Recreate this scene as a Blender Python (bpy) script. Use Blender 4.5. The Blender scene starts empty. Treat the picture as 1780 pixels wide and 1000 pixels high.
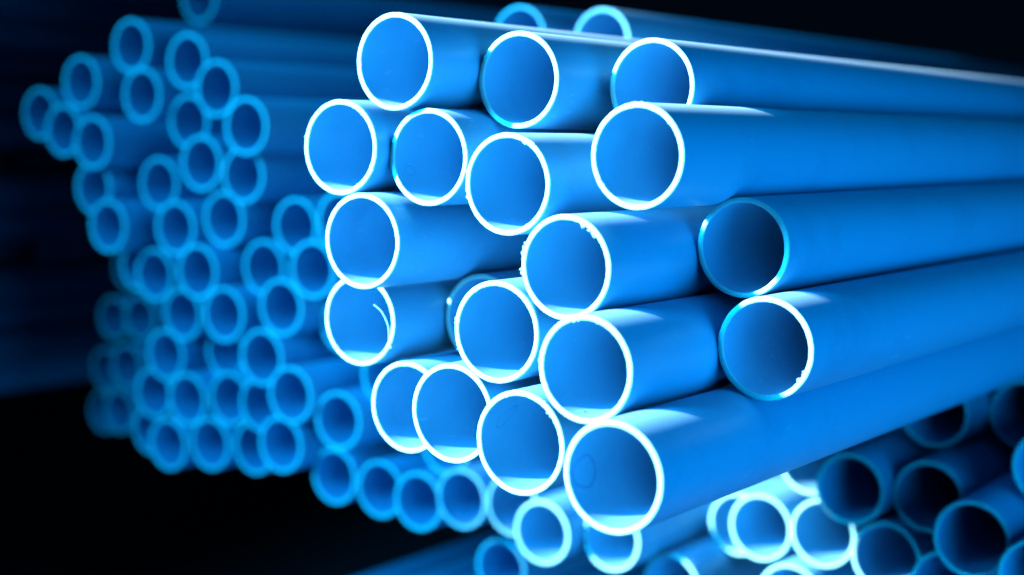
import bpy, bmesh, math, random
from mathutils import Vector, Matrix, noise

scene = bpy.context.scene
COL = scene.collection
R = math.radians

# ---------------------------------------------------------------- camera
EYE = 1.45
cam_d = bpy.data.cameras.new('camera')
cam_d.lens, cam_d.sensor_width = 55.07, 36.0
cam_d.clip_start, cam_d.clip_end = 0.05, 100.0
cam_d.dof.use_dof = True
cam_d.dof.focus_distance = 1.70
cam_d.dof.aperture_fstop = 2.0
cam = bpy.data.objects.new('camera', cam_d)
cam.location = (0, 0, EYE)
cam.rotation_euler = (R(90 - 5.079), 0, R(34.80))
COL.objects.link(cam)
scene.camera = cam

# ---------------------------------------------------------------- light
scene.view_settings.view_transform = 'Standard'
scene.view_settings.look = 'None'
scene.view_settings.gamma = 1.0
scene.view_settings.exposure = -0.2
scene.cycles.diffuse_bounces = 2

world = bpy.data.worlds.new('World')
scene.world = world
world.use_nodes = True
bg = world.node_tree.nodes['Background']
bg.inputs['Color'].default_value = (0.02, 0.35, 1.0, 1)
bg.inputs['Strength'].default_value = 0.005


def aim(o, target):
    o.rotation_euler = (Vector(target) - o.location).to_track_quat('-Z', 'Y').to_euler()


# hard, nearly white key: one beam of low sun coming in from the open side of the store
KEY_DIR = Vector((1.0, 1.6, -0.85)).normalized()
KEY_AIM = Vector((-1.02, 1.55, 1.32))
key_d = bpy.data.lights.new('key_beam', 'SPOT')
key_d.energy = 16500
key_d.color = (1.0, 0.97, 0.93)
key_d.shadow_soft_size = 0.17
key_d.spot_size = R(14.5)
key_d.spot_blend = 0.45
key = bpy.data.objects.new('key_beam', key_d)
key.location = KEY_AIM - KEY_DIR * 7.0
COL.objects.link(key)
aim(key, KEY_AIM)

# broad blue skylight from the open side behind the camera
sky_d = bpy.data.lights.new('skylight', 'AREA')
sky_d.shape = 'RECTANGLE'
sky_d.size, sky_d.size_y = 1.1, 1.0
sky_d.energy = 98
sky_d.color = (0.003, 0.41, 0.95)
sky_d.spread = R(57)
sky = bpy.data.objects.new('skylight', sky_d)
sky.location = (-2.3, -1.6, 2.5)
COL.objects.link(sky)
aim(sky, (-1.33, 2.0, 1.38))

# light thrown back up from the yard in front of the pipe ends
bnc_d = bpy.data.lights.new('yard_bounce', 'AREA')
bnc_d.shape = 'RECTANGLE'
bnc_d.size, bnc_d.size_y = 1.6, 1.5
bnc_d.energy = 62
bnc_d.color = (0.0, 0.40, 0.95)
bnc_d.spread = R(160)
bnc = bpy.data.objects.new('yard_bounce', bnc_d)
bnc.location = (1.05, 1.15, 0.9)
COL.objects.link(bnc)
aim(bnc, (-0.75, 2.1, 1.12))


# ---------------------------------------------------------------- materials
def new_mat(name):
    m = bpy.data.materials.new(name)
    m.use_nodes = True
    nt = m.node_tree
    return m, nt, nt.nodes['Principled BSDF']


def N(nt, kind, **kw):
    n = nt.nodes.new(kind)
    for k, v in kw.items():
        if k in n.inputs:
            n.inputs[k].default_value = v
        else:
            setattr(n, k, v)
    return n


def mathn(nt, op, a, b=None, c=None):
    n = nt.nodes.new('ShaderNodeMath')
    n.operation = op
    for i, v in enumerate((a, b, c)):
        if v is None:
            continue
        if isinstance(v, (int, float)):
            n.inputs[i].default_value = v
        else:
            nt.links.new(v, n.inputs[i])
    return n.outputs[0]


def mixc(nt, fac, a, b):
    n = nt.nodes.new('ShaderNodeMix')
    n.data_type = 'RGBA'
    if isinstance(fac, (int, float)):
        n.inputs[0].default_value = fac
    else:
        nt.links.new(fac, n.inputs[0])
    for i, v in ((6, a), (7, b)):
        if isinstance(v, tuple):
            n.inputs[i].default_value = v
        else:
            nt.links.new(v, n.inputs[i])
    return n.outputs[2]


def plastic(name, stains=()):
    """blue pipe plastic; stains = (centre in pipe space, radii, tilt) of dried drip outlines"""
    m, nt, b = new_mat(name)
    L = nt.links
    tc = N(nt, 'ShaderNodeTexCoord')
    info = N(nt, 'ShaderNodeObjectInfo')
    # every pipe samples its own bit of the noise
    off = N(nt, 'ShaderNodeVectorMath', operation='SCALE')
    comb = N(nt, 'ShaderNodeCombineXYZ')
    for i in range(3):
        L.new(info.outputs['Random'], comb.inputs[i])
    L.new(comb.outputs[0], off.inputs[0])
    off.inputs['Scale'].default_value = 37.0
    add = N(nt, 'ShaderNodeVectorMath', operation='ADD')
    L.new(tc.outputs['Object'], add.inputs[0])
    L.new(off.outputs[0], add.inputs[1])
    pos = add.outputs[0]
    # drawn-out extrusion streaks
    mp = N(nt, 'ShaderNodeMapping')
    mp.inputs['Scale'].default_value = (1, 0.04, 1)
    L.new(pos, mp.inputs['Vector'])
    streak = N(nt, 'ShaderNodeTexNoise', Scale=90.0, Detail=4.0, Roughness=0.6)
    L.new(mp.outputs[0], streak.inputs['Vector'])
    cloud = N(nt, 'ShaderNodeTexNoise', Scale=9.0, Detail=4.0, Roughness=0.55)
    L.new(pos, cloud.inputs['Vector'])
    grain = N(nt, 'ShaderNodeTexNoise', Scale=900.0, Detail=2.0)
    L.new(pos, grain.inputs['Vector'])
    base = (0.055, 0.37, 0.60, 1)
    c = mixc(nt, mathn(nt, 'MULTIPLY', mathn(nt, 'SUBTRACT', streak.outputs[0], 0.35), 0.5), base, (0.070, 0.41, 0.64, 1))
    c = mixc(nt, mathn(nt, 'MULTIPLY', mathn(nt, 'SUBTRACT', cloud.outputs[0], 0.45), 0.7), c, (0.040, 0.30, 0.53, 1))
    c = mixc(nt, mathn(nt, 'MULTIPLY', info.outputs['Random'], 0.3), c, (0.045, 0.32, 0.55, 1))
    # specks of dirt and pale dust
    vor = N(nt, 'ShaderNodeTexVoronoi', Scale=55.0)
    L.new(pos, vor.inputs['Vector'])
    spot = N(nt, 'ShaderNodeTexNoise', Scale=23.0)
    L.new(pos, spot.inputs['Vector'])
    speck = mathn(nt, 'MULTIPLY', mathn(nt, 'LESS_THAN', vor.outputs['Distance'], 0.045),
                  mathn(nt, 'GREATER_THAN', spot.outputs[0], 0.60))
    c = mixc(nt, mathn(nt, 'MULTIPLY', speck, 0.7), c, (0.02, 0.05, 0.12, 1))
    vor2 = N(nt, 'ShaderNodeTexVoronoi', Scale=120.0)
    L.new(pos, vor2.inputs['Vector'])
    dust = mathn(nt, 'MULTIPLY', mathn(nt, 'LESS_THAN', vor2.outputs['Distance'], 0.10),
                 mathn(nt, 'GREATER_THAN', cloud.outputs[0], 0.60))
    c = mixc(nt, mathn(nt, 'MULTIPLY', dust, 0.30), c, (0.5, 0.65, 0.75, 1))
    # rubbed scuffs, short and slanting
    mps = N(nt, 'ShaderNodeMapping')
    mps.inputs['Scale'].default_value = (1, 0.22, 1)
    mps.inputs['Rotation'].default_value = (0.5, 0.2, 0.3)
    L.new(pos, mps.inputs['Vector'])
    sc1 = N(nt, 'ShaderNodeTexNoise', Scale=210.0, Detail=2.0)
    L.new(mps.outputs[0], sc1.inputs['Vector'])
    sc2 = N(nt, 'ShaderNodeTexNoise', Scale=14.0, Detail=3.0)
    L.new(pos, sc2.inputs['Vector'])
    scuff = mathn(nt, 'MULTIPLY', mathn(nt, 'GREATER_THAN', sc1.outputs[0], 0.66), mathn(nt, 'GREATER_THAN', sc2.outputs[0], 0.57))
    c = mixc(nt, mathn(nt, 'MULTIPLY', scuff, 0.28), c, (0.32, 0.52, 0.68, 1))
    grime = N(nt, 'ShaderNodeTexNoise', Scale=4.0, Detail=7.0, Roughness=0.7)
    L.new(pos, grime.inputs['Vector'])
    gm = mathn(nt, 'MULTIPLY', mathn(nt, 'MAXIMUM', mathn(nt, 'SUBTRACT', grime.outputs[0], 0.52), 0.0), 2.2)
    c = mixc(nt, gm, c, (0.04, 0.20, 0.38, 1))
    # dried drip outlines
    for (cx, cy, cz), (ry, rz), tilt in stains:
        wob = N(nt, 'ShaderNodeTexNoise', Scale=45.0, Detail=3.0)
        L.new(tc.outputs['Object'], wob.inputs['Vector'])
        sep = N(nt, 'ShaderNodeSeparateXYZ')
        L.new(tc.outputs['Object'], sep.inputs[0])
        dy = mathn(nt, 'SUBTRACT', sep.outputs[1], cy)
        dz = mathn(nt, 'SUBTRACT', sep.outputs[2], cz)
        ca, sa = math.cos(tilt), math.sin(tilt)
        p = mathn(nt, 'DIVIDE', mathn(nt, 'ADD', mathn(nt, 'MULTIPLY', dy, ca), mathn(nt, 'MULTIPLY', dz, sa)), ry)
        q = mathn(nt, 'DIVIDE', mathn(nt, 'SUBTRACT', mathn(nt, 'MULTIPLY', dz, ca), mathn(nt, 'MULTIPLY', dy, sa)), rz)
        d = mathn(nt, 'SQRT', mathn(nt, 'ADD', mathn(nt, 'MULTIPLY', p, p), mathn(nt, 'MULTIPLY', q, q)))
        d = mathn(nt, 'ADD', d, mathn(nt, 'MULTIPLY', mathn(nt, 'SUBTRACT', wob.outputs[0], 0.5), 0.5))
        ring = mathn(nt, 'SUBTRACT', 1.0, mathn(nt, 'DIVIDE', mathn(nt, 'ABSOLUTE', mathn(nt, 'SUBTRACT', d, 1.0)), 0.13))
        ring = mathn(nt, 'MAXIMUM', ring, 0.0)
        side = mathn(nt, 'LESS_THAN', sep.outputs[0], 0.0)
        c = mixc(nt, mathn(nt, 'MULTIPLY', mathn(nt, 'MULTIPLY', ring, side), 0.6), c, (0.02, 0.14, 0.34, 1))
    L.new(c, b.inputs['Base Color'])
    rough = mathn(nt, 'ADD', 0.36, mathn(nt, 'MULTIPLY', cloud.outputs[0], 0.22))
    L.new(rough, b.inputs['Roughness'])
    b.inputs['Specular IOR Level'].default_value = 0.38
    b.inputs['Sheen Weight'].default_value = 0.09      # dusty sheen, added to whiten the sunlit slivers and backs
    b.inputs['Sheen Roughness'].default_value = 0.55
    b.inputs['Sheen Tint'].default_value = (0.9, 0.96, 1.0, 1)
    h = mathn(nt, 'ADD', mathn(nt, 'MULTIPLY', streak.outputs[0], 0.5), mathn(nt, 'MULTIPLY', grain.outputs[0], 0.25))
    bump = N(nt, 'ShaderNodeBump', Strength=0.12, Distance=0.0006)
    L.new(h, bump.inputs['Height'])
    L.new(bump.outputs[0], b.inputs['Normal'])
    return m


def rim_mat():
    m, nt, b = new_mat('sawn_plastic')
    L = nt.links
    tc = N(nt, 'ShaderNodeTexCoord')
    n1 = N(nt, 'ShaderNodeTexNoise', Scale=260.0, Detail=3.0)
    L.new(tc.outputs['Object'], n1.inputs['Vector'])
    n2 = N(nt, 'ShaderNodeTexNoise', Scale=25.0, Detail=2.0)
    L.new(tc.outputs['Object'], n2.inputs['Vector'])
    c = mixc(nt, n1.outputs[0], (0.18, 0.54, 0.56, 1), (0.30, 0.70, 0.68, 1))
    c = mixc(nt, mathn(nt, 'MULTIPLY', n2.outputs[0], 0.4), c, (0.07, 0.48, 0.54, 1))
    L.new(c, b.inputs['Base Color'])
    b.inputs['Roughness'].default_value = 0.65
    bump = N(nt, 'ShaderNodeBump', Strength=0.35, Distance=0.0006)
    L.new(n1.outputs[0], bump.inputs['Height'])
    L.new(bump.outputs[0], b.inputs['Normal'])
    return m


def simple(name, col, rough, var=0.3, scale=8.0):
    m, nt, b = new_mat(name)
    tc = N(nt, 'ShaderNodeTexCoord')
    n = N(nt, 'ShaderNodeTexNoise', Scale=scale, Detail=6.0, Roughness=0.65)
    nt.links.new(tc.outputs['Object'], n.inputs['Vector'])
    dark = tuple(v * (1 - var) for v in col) + (1,)
    c = mixc(nt, n.outputs[0], dark, tuple(min(1, v * (1 + var)) for v in col) + (1,))
    nt.links.new(c, b.inputs['Base Color'])
    b.inputs['Roughness'].default_value = rough
    bump = N(nt, 'ShaderNodeBump', Strength=0.3, Distance=0.004)
    nt.links.new(n.outputs[0], bump.inputs['Height'])
    nt.links.new(bump.outputs[0], b.inputs['Normal'])
    return m


PLASTIC = plastic('blue_pipe_plastic')
RIM = rim_mat()
CONCRETE = simple('dark_concrete', (0.05, 0.055, 0.06), 0.85)
STEEL = simple('painted_steel', (0.03, 0.035, 0.045), 0.5, scale=20)

# ---------------------------------------------------------------- setting
def mesh_obj(name, bm, mat, parent=None, smooth=False):
    me = bpy.data.meshes.new(name)
    bm.to_mesh(me)
    bm.free()
    me.materials.append(mat)
    if smooth:
        for p in me.polygons:
            p.use_smooth = True
    o = bpy.data.objects.new(name, me)
    COL.objects.link(o)
    o.parent = parent
    return o


bm = bmesh.new()
bmesh.ops.create_grid(bm, x_segments=2, y_segments=2, size=12)
floor = mesh_obj('floor', bm, CONCRETE)
floor.location = (-2, 5, 0)
floor['kind'] = 'structure'


def box_bm(size, bevel=0.004):
    b_ = bmesh.new()
    bmesh.ops.create_cube(b_, size=1)
    bmesh.ops.scale(b_, vec=size, verts=b_.verts)
    bmesh.ops.bevel(b_, geom=b_.edges[:], offset=bevel, segments=2, affect='EDGES', clamp_overlap=True)
    return b_


def rack(x0, x1, top, y, label):
    root = bpy.data.objects.new('storage_rack', None)
    root.location = ((x0 + x1) / 2, y, 0)
    COL.objects.link(root)
    root['label'], root['category'], root['group'] = label, 'rack', 'steel trestles carrying the pipes'
    w = x1 - x0
    o = mesh_obj('beam', box_bm((w, 0.08, 0.10)), STEEL, root)
    o.location = (0, 0, top - 0.05)
    for s in (-1, 1):
        p = mesh_obj('post', box_bm((0.07, 0.07, top - 0.103)), STEEL, root)
        p.location = (s * (w / 2 - 0.12), 0, (top - 0.103) / 2)
        f = mesh_obj('foot_plate', box_bm((0.16, 0.16, 0.012), 0.002), STEEL, root)
        f.location = (s * (w / 2 - 0.12), 0, 0.0062)


for y, which in ((3.9, 'closer to the mouths'), (5.0, 'deeper in')):
    rack(-2.75, -1.72, 0.742, y, 'dark steel trestle under the shaded set-back stack of pipes, ' + which)
    rack(-4.45, -3.9, 0.677, y * 0.5 + 3.35, 'dark steel trestle under the far dark stack of pipes, ' + which)
    rack(-1.69, -0.45, 0.619, y, 'dark steel trestle carrying the lowest pipes below the jutting bundle, ' + which)

# ---------------------------------------------------------------- pipes
RO, WALL = 0.0547, 0.0056
RI = RO - WALL
SEG = 96


def tube_mesh(length):
    bm = bmesh.new()
    ys = [0.0025, 0.02, 0.1, 0.35, 0.8, length * 0.5, length]
    for rad, flip in ((RO, False), (RI, True)):
        rings = []
        for y in ys:
            rings.append([bm.verts.new((rad * math.cos(2 * math.pi * k / SEG), y, rad * math.sin(2 * math.pi * k / SEG)))
                          for k in range(SEG)])
        for a_, b_ in zip(rings, rings[1:]):
            for k in range(SEG):
                q = (a_[k], b_[k], b_[(k + 1) % SEG], a_[(k + 1) % SEG])
                bm.faces.new(q if not flip else q[::-1])
        if rad == RO:
            end_out = rings[-1]
        else:
            for k in range(SEG):
                bm.faces.new((end_out[k], rings[-1][k], rings[-1][(k + 1) % SEG], end_out[(k + 1) % SEG]))
    bmesh.ops.recalc_face_normals(bm, faces=bm.faces[:])
    me = bpy.data.meshes.new('tube_wall')
    bm.to_mesh(me)
    bm.free()
    for p in me.polygons:
        p.use_smooth = len(p.vertices) == 4 and p.center.y < length - 1e-4
    return me


def rim_mesh(seed, rough=1.0, seg=192):
    """sawn end of the pipe wall: a ring with softened, slightly ragged edges"""
    rnd = random.Random(seed)
    ox, oz = rnd.uniform(0, 50), rnd.uniform(0, 50)
    bm = bmesh.new()
    rings = [[] for _ in range(6)]
    for k in range(seg):
        t = 2 * math.pi * k / seg
        c, s = math.cos(t), math.sin(t)
        nz = lambda f, o: noise.noise(Vector((c * f + ox, s * f + oz, o)))
        wi = 0.00028 * nz(9, 0) + 0.00022 * nz(30, 3) * rough
        wo = 0.00025 * nz(8, 7) + 0.00018 * nz(26, 9) * rough
        # torn lip where the saw left the wall
        tear = max(0.0, nz(5, 21) - 0.25) * max(0.0, nz(45, 5)) * 0.0040 * rough
        face = 0.0004 * nz(2.5, 13)
        ri, ro = RI - 0.0002 + wi - tear, RO + 0.0001 + wo
        prof = ((RI, 0.0026), (ri, 0.0007), (ri + 0.0006, face), (ro - 0.0006, face), (ro, 0.0007), (RO, 0.0026))
        for j, (r_, y_) in enumerate(prof):
            rings[j].append(bm.verts.new((r_ * c, y_, r_ * s)))
    for a_, b_ in zip(rings, rings[1:]):
        for k in range(seg):
            bm.faces.new((a_[k], a_[(k + 1) % seg], b_[(k + 1) % seg], b_[k]))
    bmesh.ops.recalc_face_normals(bm, faces=bm.faces[:])
    me = bpy.data.meshes.new('sawn_rim')
    bm.to_mesh(me)
    bm.free()
    if me.polygons[seg * 2].normal.y > 0:
        me.flip_normals()
    for p in me.polygons:
        p.use_smooth = True
    me.materials.append(RIM)
    return me


TUBE = tube_mesh(3.2)
TUBE.materials.append(PLASTIC)
RIMS = [rim_mesh(i, 0.6 + 0.25 * (i % 4)) for i in range(8)]


def pipe(loc, label, group=None, spin=0.0, tube=None, rim=None, mat=None):
    x, y, z = loc
    root = bpy.data.objects.new('pipe', None)
    root.empty_display_size = 0.05
    root.location = (x, y, z - RO)
    COL.objects.link(root)
    root['label'], root['category'] = label, 'pipe'
    if group:
        root['group'] = group
    t = bpy.data.objects.new('tube_wall', tube or TUBE)
    r = bpy.data.objects.new('sawn_rim', rim or RIMS[0])
    for o in (t, r):
        o.parent = root
        o.location = (0, 0, RO)
        COL.objects.link(o)
    r.rotation_euler = (0, spin, 0)
    if mat:
        t.material_slots[0].link = 'OBJECT'
        t.material_slots[0].material = mat
    return root


def flakes(root, spots, seed):
    """torn shreds of plastic left on the rim; spots = (angle in degrees, radius, size)"""
    rnd = random.Random(seed)
    for ang, rad, size in spots:
        bm = bmesh.new()
        for _ in range(rnd.randint(1, 3)):
            a = R(ang + rnd.uniform(-4, 4))
            sz = size * rnd.uniform(0.45, 1.25)
            n0 = len(bm.verts)
            g = bmesh.ops.create_icosphere(bm, subdivisions=2, radius=1)['verts']
            o_ = Vector((rnd.random() * 40, rnd.random() * 40, 0))
            st = rnd.uniform(0.5, 1.9)
            M4 = (Matrix.Translation((rad * math.cos(a), 0.0005, rad * math.sin(a)))
                  @ Matrix.Rotation(-a + rnd.uniform(-.9, .9), 4, 'Y') @ Matrix.Rotation(rnd.uniform(-.6, .6), 4, 'Z')
                  @ Matrix.Diagonal((sz * rnd.uniform(.5, 1.0), sz * 0.5, sz * st, 1)))
            for v in g:
                v.co = M4 @ (v.co * (1 + 0.9 * noise.noise(v.co * 1.6 + o_)))
        o = mesh_obj('burr', bm, RIM, root, smooth=True)
        o.location = (0, 0, RO)


def shaving(root, pts, radii):
    """a curl of swarf still hanging on the rim"""
    bm = bmesh.new()
    P = [Vector(p) for p in pts]
    fine, fr = [], []
    for i in range(len(P) - 1):
        p0, p1, p2, p3 = P[max(i - 1, 0)], P[i], P[i + 1], P[min(i + 2, len(P) - 1)]
        for k in range(8):
            t = k / 8
            fine.append(0.5 * ((2 * p1) + (p2 - p0) * t + (2 * p0 - 5 * p1 + 4 * p2 - p3) * t * t + (3 * p1 - p0 - 3 * p2 + p3) * t ** 3))
            fr.append(radii[i] * (1 - t) + radii[i + 1] * t)
    rings = []
    for i, c in enumerate(fine):
        d = (fine[min(i + 1, len(fine) - 1)] - fine[max(i - 1, 0)]).normalized()
        u = d.cross(Vector((0, 1, 0))).normalized()
        w = d.cross(u)
        rings.append([bm.verts.new(c + (u * math.cos(a) * 0.6 + w * math.sin(a) * 1.3) * fr[i])
                      for a in [2 * math.pi * k / 6 for k in range(6)]])
    for a_, b_ in zip(rings, rings[1:]):
        for k in range(6):
            bm.faces.new((a_[k], a_[(k + 1) % 6], b_[(k + 1) % 6], b_[k]))
    bm.faces.new(rings[0]); bm.faces.new(rings[-1])
    bmesh.ops.recalc_face_normals(bm, faces=bm.faces[:])
    o = mesh_obj('curled_shaving', bm, RIM, root, smooth=True)
    o.location = (0, 0, RO)
    return o


# --- the bundle jutting out of the stack, each pipe its own
JUT = 'pipes of the jutting bundle'
M = {
    1: ((-1.121, 1.381, 1.547), 'blue pipe ending the top row of the jutting bundle, dark shaded pipes behind its mouth'),
    2: ((-1.012, 1.468, 1.527), 'middle pipe of the bundle top row, rim partly shaded, under the two peeking mouths'),
    3: ((-0.886, 1.550, 1.519), 'top-row pipe with a long thin sunlit streak along its back'),
    4: ((-1.193, 1.370, 1.451), 'outermost pipe of the bundle second row, diagonally under the top-row end pipe'),
    5: ((-1.083, 1.393, 1.440), 'second-row pipe with a tiny round stain inside, wedged below two top-row pipes'),
    6: ((-0.956, 1.366, 1.412), 'second-row pipe with ragged upper rim and sunlit back, below middle top-row pipe'),
    7: ((-0.807, 1.383, 1.442), 'wide-mouthed second-row pipe directly under the pipe with the long streak'),
    8: ((-1.153, 1.360, 1.345), 'third-row pipe resting on the pipe with a curled shaving in its mouth'),
    9: ((-0.871, 1.349, 1.328), 'third-row pipe with torn burrs hanging inside its upper rim and a fringed edge'),
    10: ((-0.760, 1.530, 1.343), 'recessed pipe with shaded cyan rim and dark mouth, above another recessed pipe'),
    11: ((-1.212, 1.424, 1.245), 'blue pipe with a curled white shaving hanging in its mouth'),
    12: ((-0.955, 1.344, 1.256), 'blue pipe with white rim overlapping a recessed cyan-rimmed pipe just behind it'),
    13: ((-1.100, 1.518, 1.245), 'recessed pipe almost hidden, only a cyan crescent of its rim showing'),
    14: ((-0.818, 1.303, 1.232), 'blue pipe with a dark speck in the bright sliver inside, above the lowest corner pipe'),
    15: ((-0.708, 1.480, 1.242), 'recessed pipe with burrs on its lower inner rim, resting on the lowest corner pipe'),
    16: ((-1.147, 1.433, 1.145), 'bottom-row pipe whose mouth is half covered by its neighbour'),
    17: ((-1.014, 1.344, 1.163), 'bottom-row pipe overlapping the half-covered pipe beside it'),
    18: ((-0.901, 1.310, 1.148), 'bottom-row pipe with a dried drip outline high inside its mouth'),
    19: ((-0.754, 1.251, 1.140), 'lowest corner pipe of the bundle with a large round stain outline inside its mouth'),
}
STAINS = {
    5: [((-0.0465, 0.0262, -0.0155), (0.0085, 0.0052), 0.0)],
    18: [((-0.0450, 0.0415, 0.0175), (0.0165, 0.0066), 0.62)],
    19: [((-0.0489, 0.0270, -0.0040), (0.0210, 0.0150), 0.0)],
}
BURRS = {
    4: [(168, RO + .0002, .0011), (-26, RO + .0002, .0013), (-33, RO, .0009)],
    6: [(62, RI - .0003, .0013), (54, RO + .0001, .0012), (70, RO, .0010), (168, RO + .0003, .0012), (186, RO + .0002, .0010), (196, RO + .0002, .0013)],
    7: [(80, RO + .0003, .0015), (88, RO + .0003, .0011), (96, RO, .0013), (40, RI, .0011)],
    9: [(62, RI - .0012, .0022), (57, RI - .0012, .0018), (50, RI - .0010, .0019), (46, RI - .0014, .0012),
        (158, RO + .0003, .0016), (161, RO + .0005, .0021), (166, RO + .0006, .0012), (177, RO + .0004, .0011), (186, RO + .0004, .0019), (188, RO + .0002, .0010)],
    14: [(104, RI - .0004, .0013), (97, RI - .0004, .0010), (72, RI, .0011), (176, RO + .0003, .0012), (166, RO + .0002, .0010)],
    15: [(-22, RI - .0006, .0017), (-27, RI - .0004, .0013), (-40, RI - .0014, .0013), (-38, RI, .0011)],
    18: [(48, RI - .0003, .0016), (43, RI - .0003, .0012), (112, RI, .0010), (60, RO, .0010)],
    12: [(170, RO + .0003, .0011), (200, RO + .0003, .0010)],
}
rnd = random.Random(11)
for k, (loc, label) in M.items():
    mat = plastic('blue_pipe_plastic_stained', STAINS[k]) if k in STAINS else None
    root = pipe(loc, label, JUT, rnd.uniform(0, 6.28), rim=rim_mesh(100 + k, 1.0 + 0.5 * (k in BURRS)), mat=mat)
    if k in BURRS:
        flakes(root, BURRS[k], k)
    if k == 11:
        shaving(root, [(0.0485, 0.001, -0.030), (0.0455, 0.001, -0.020), (0.0430, 0.002, -0.004), (0.0330, 0.003, 0.0115), (0.0185, 0.004, 0.0205)],
                [0.0022, 0.0012, 0.0009, 0.0008, 0.0006])
    if k == 14:
        sp = bmesh.new()
        bmesh.ops.create_icosphere(sp, subdivisions=2, radius=0.0012)
        o = mesh_obj('dirt_speck', sp, STEEL, root)
        o.location = (-0.0140, 0.0225, RO - 0.0470)

placed = [loc for loc, _ in M.values()]


def batch(rows, label, group, tube=None):
    for loc in rows:
        pipe(loc, label, group, rnd.uniform(0, 6.28), tube, RIMS[rnd.randrange(8)])
        placed.append(loc)


# --- the stack the bundle juts from, its mouths set back
PEEK = 'pipes peeking over the bundle'
batch([(-1.577, 2.290, 1.645)], 'pipe mouth peeking between the end and middle pipes of the bundle top row', PEEK)
batch([(-1.401, 2.280, 1.631)], 'pipe mouth peeking over the bundle beside the pipe with the long streak', PEEK)
BELOW = 'set-back pipes below the bundle'
for loc, label in (
    ((-1.092, 2.276, 0.838), 'sunlit-rimmed pipe below the bundle, overlapping a recessed shaded mouth'),
    ((-0.982, 2.271, 0.845), 'sunlit-rimmed pipe below the bundle, wedged under a cyan-rimmed pipe that cuts its ring'),
    ((-1.027, 2.320, 0.947), 'sunlit lower rim of a pipe mostly hidden behind the lowest corner pipe'),
    ((-1.022, 2.238, 0.742), 'pipe below the two sunlit-rimmed pipes, only its bright top showing'),
    ((-0.917, 2.218, 0.934), 'cyan-rimmed shaded pipe lying on the wedged sunlit-rimmed pipe'),
    ((-0.807, 2.254, 0.929), 'shaded dark-mouthed pipe whose ring is cut by the large one beside it'),
    ((-0.699, 2.129, 0.906), 'large dark-mouthed shaded pipe standing proud of its neighbours below the bundle'),
    ((-0.865, 2.238, 0.831), 'shaded pipe under the cyan-rimmed one, beside the wedged sunlit-rimmed pipe'),
    ((-0.837, 2.354, 1.040), 'dark mouth half hidden behind the body of the lowest corner pipe'),
    ((-0.727, 2.451, 1.034), 'deep recessed dark mouth beside the half-hidden one under the bundle'),
    ((-1.197, 2.406, 0.803), 'recessed shaded mouth tucked behind a sunlit-rimmed pipe below the bundle'),
    ((-1.261, 2.284, 0.713), 'low pipe, only its rim top showing, under the recessed shaded mouth'),
    ((-0.619, 2.220, 1.000), 'shaded pipe above the large dark-mouthed one, only a sliver of rim showing'),
    ((-0.593, 2.082, 0.876), 'shaded pipe beside and below the large dark-mouthed one'),
    ((-0.756, 2.198, 0.811), 'small sliver of pipe mouth squeezed under the large dark-mouthed pipe'),
    ((-1.442, 2.163, 0.803), 'pale-rimmed pipe under the drip-stained bottom-row pipe, its mouth fully showing'),
    ((-1.551, 2.232, 0.822), 'pipe mouth mostly covered by the pale-rimmed pipe under the drip-stained one'),
    ((-1.638, 2.320, 0.676), 'pale-rimmed pipe lying lower than the fully showing pale-rimmed one'),
    ((-1.331, 2.205, 0.799), 'pipe mouth showing only its lower rim beneath the lowest corner pipe'),
):
    batch([loc], label, BELOW)
STACK = 'pipes of the shaded set-back stack'
ORD = ['first', 'second', 'third', 'fourth', 'fifth', 'sixth', 'seventh', 'eighth', 'ninth', 'tenth', 'eleventh']
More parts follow.
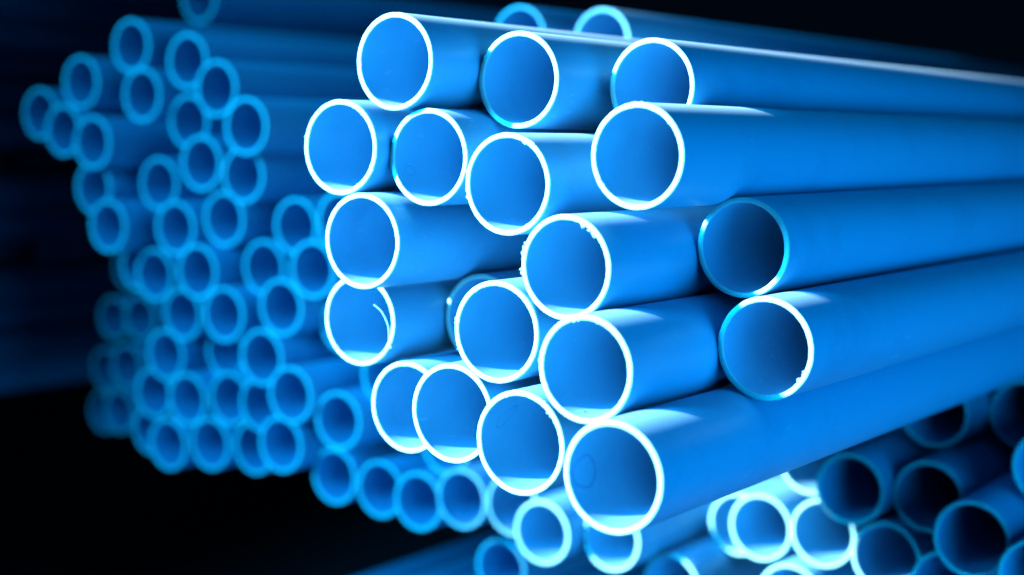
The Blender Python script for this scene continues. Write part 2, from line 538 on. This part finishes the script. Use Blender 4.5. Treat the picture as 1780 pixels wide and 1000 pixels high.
STACK_ROWS = [   # from the lowest row up, each from the dark flank inwards
    [(-2.614, 2.358, 0.828), (-2.454, 2.261, 0.829), (-2.334, 2.265, 0.842), (-2.223, 2.280, 0.844), (-2.082, 2.208, 0.877), (-1.990, 2.259, 0.817), (-1.880, 2.264, 0.804), (-1.770, 2.242, 0.799), (-1.661, 2.230, 0.820)],
    [(-2.554, 2.315, 0.921), (-2.403, 2.269, 0.928), (-2.282, 2.271, 0.940), (-2.172, 2.248, 0.942), (-2.038, 2.190, 0.980), (-1.937, 2.211, 0.938), (-1.733, 2.279, 0.903)],
    [(-2.492, 2.294, 1.012), (-2.352, 2.333, 1.025), (-2.129, 2.207, 1.044), (-1.865, 2.263, 1.022)],
    [(-2.430, 2.286, 1.104), (-2.242, 2.219, 1.120), (-2.083, 2.215, 1.144), (-1.977, 2.275, 1.111)],
    [(-2.630, 2.347, 1.193), (-2.506, 2.280, 1.183), (-2.317, 2.221, 1.202), (-2.182, 2.273, 1.213), (-2.000, 2.214, 1.221)],
    [(-2.571, 2.213, 1.287), (-2.386, 2.229, 1.288), (-2.261, 2.243, 1.309), (-2.078, 2.254, 1.299), (-1.941, 2.226, 1.314)],
    [(-2.648, 2.242, 1.365), (-2.476, 2.270, 1.376), (-2.302, 2.223, 1.420), (-2.194, 2.230, 1.397)],
    [(-2.806, 2.233, 1.525), (-2.702, 2.210, 1.488), (-2.595, 2.197, 1.462), (-2.374, 2.261, 1.504), (-2.138, 2.183, 1.492)],
    [(-2.654, 2.220, 1.589), (-2.470, 2.223, 1.559), (-2.246, 2.213, 1.567)],
    [(-2.513, 2.235, 1.661), (-2.340, 2.227, 1.624)],
    [(-2.690, 2.600, 1.794)],
]
for i, cells in enumerate(STACK_ROWS):
    where = 'lowest row' if i == 0 else 'topmost row' if i == 10 else ORD[i] + ' row up'
    for j, loc in enumerate(cells):
        batch([loc], '%s pipe from the dark flank in the %s of the shaded set-back stack' % (ORD[j], where), STACK)

# --- pipes filling the stack between and behind, where only slivers show
gap = 2 * RO + 0.001
row = 0
z = 0.90
while z < 1.49:
    x = -1.86 + (0.056 if row % 2 else 0)
    while x < -1.24:
        if all((x - p[0]) ** 2 + (z - p[2]) ** 2 > gap ** 2 for p in placed):
            batch([(x, 2.42 + rnd.uniform(-.06, .1), z)],
                  'blue pipe buried in the stack behind the jutting bundle, barely showing', 'pipes buried behind the bundle')
        x += 0.112
    z += 0.0972
    row += 1

# --- neighbouring stacks standing in the dark
batch([(-2.934, 2.62, 1.035), (-3.100, 2.68, 1.018), (-2.986, 2.62, 0.911), (-3.180, 2.72, 0.876), (-3.017, 2.62, 0.794), (-3.170, 2.70, 0.767),
       (-3.120, 2.75, 1.140)],
      'dim blue pipe deep in shadow at the dark flank of the shaded stack', 'pipes deep in shadow')
rack(-3.28, -2.84, 0.71, 4.6, 'dark steel trestle under the dim pipes at the dark flank')
far = []
for r_ in range(15):
    for c_ in range(3):
        far.append((-4.0 - 0.1115 * c_ - 0.056 * (r_ % 2), 2.75 + rnd.choice((-.1, 0, .1, .45, .6, .75)) + rnd.uniform(-.06, .06),
                    0.735 + 0.0968 * r_))
batch(far, 'dark out-of-focus pipe in the far stack beyond the dark flank', 'pipes of the far dark stack')
low = []
for r_ in range(4):
    for c_ in range(10 - r_):
        low.append((-2.62 + 0.112 * c_ + 0.056 * r_, 1.75 + rnd.uniform(-.1, .1), 0.0552 + 0.0972 * r_))
batch(low, 'barely lit pipe lying in the dark below the shaded stack', 'pipes in the dark below the stack')
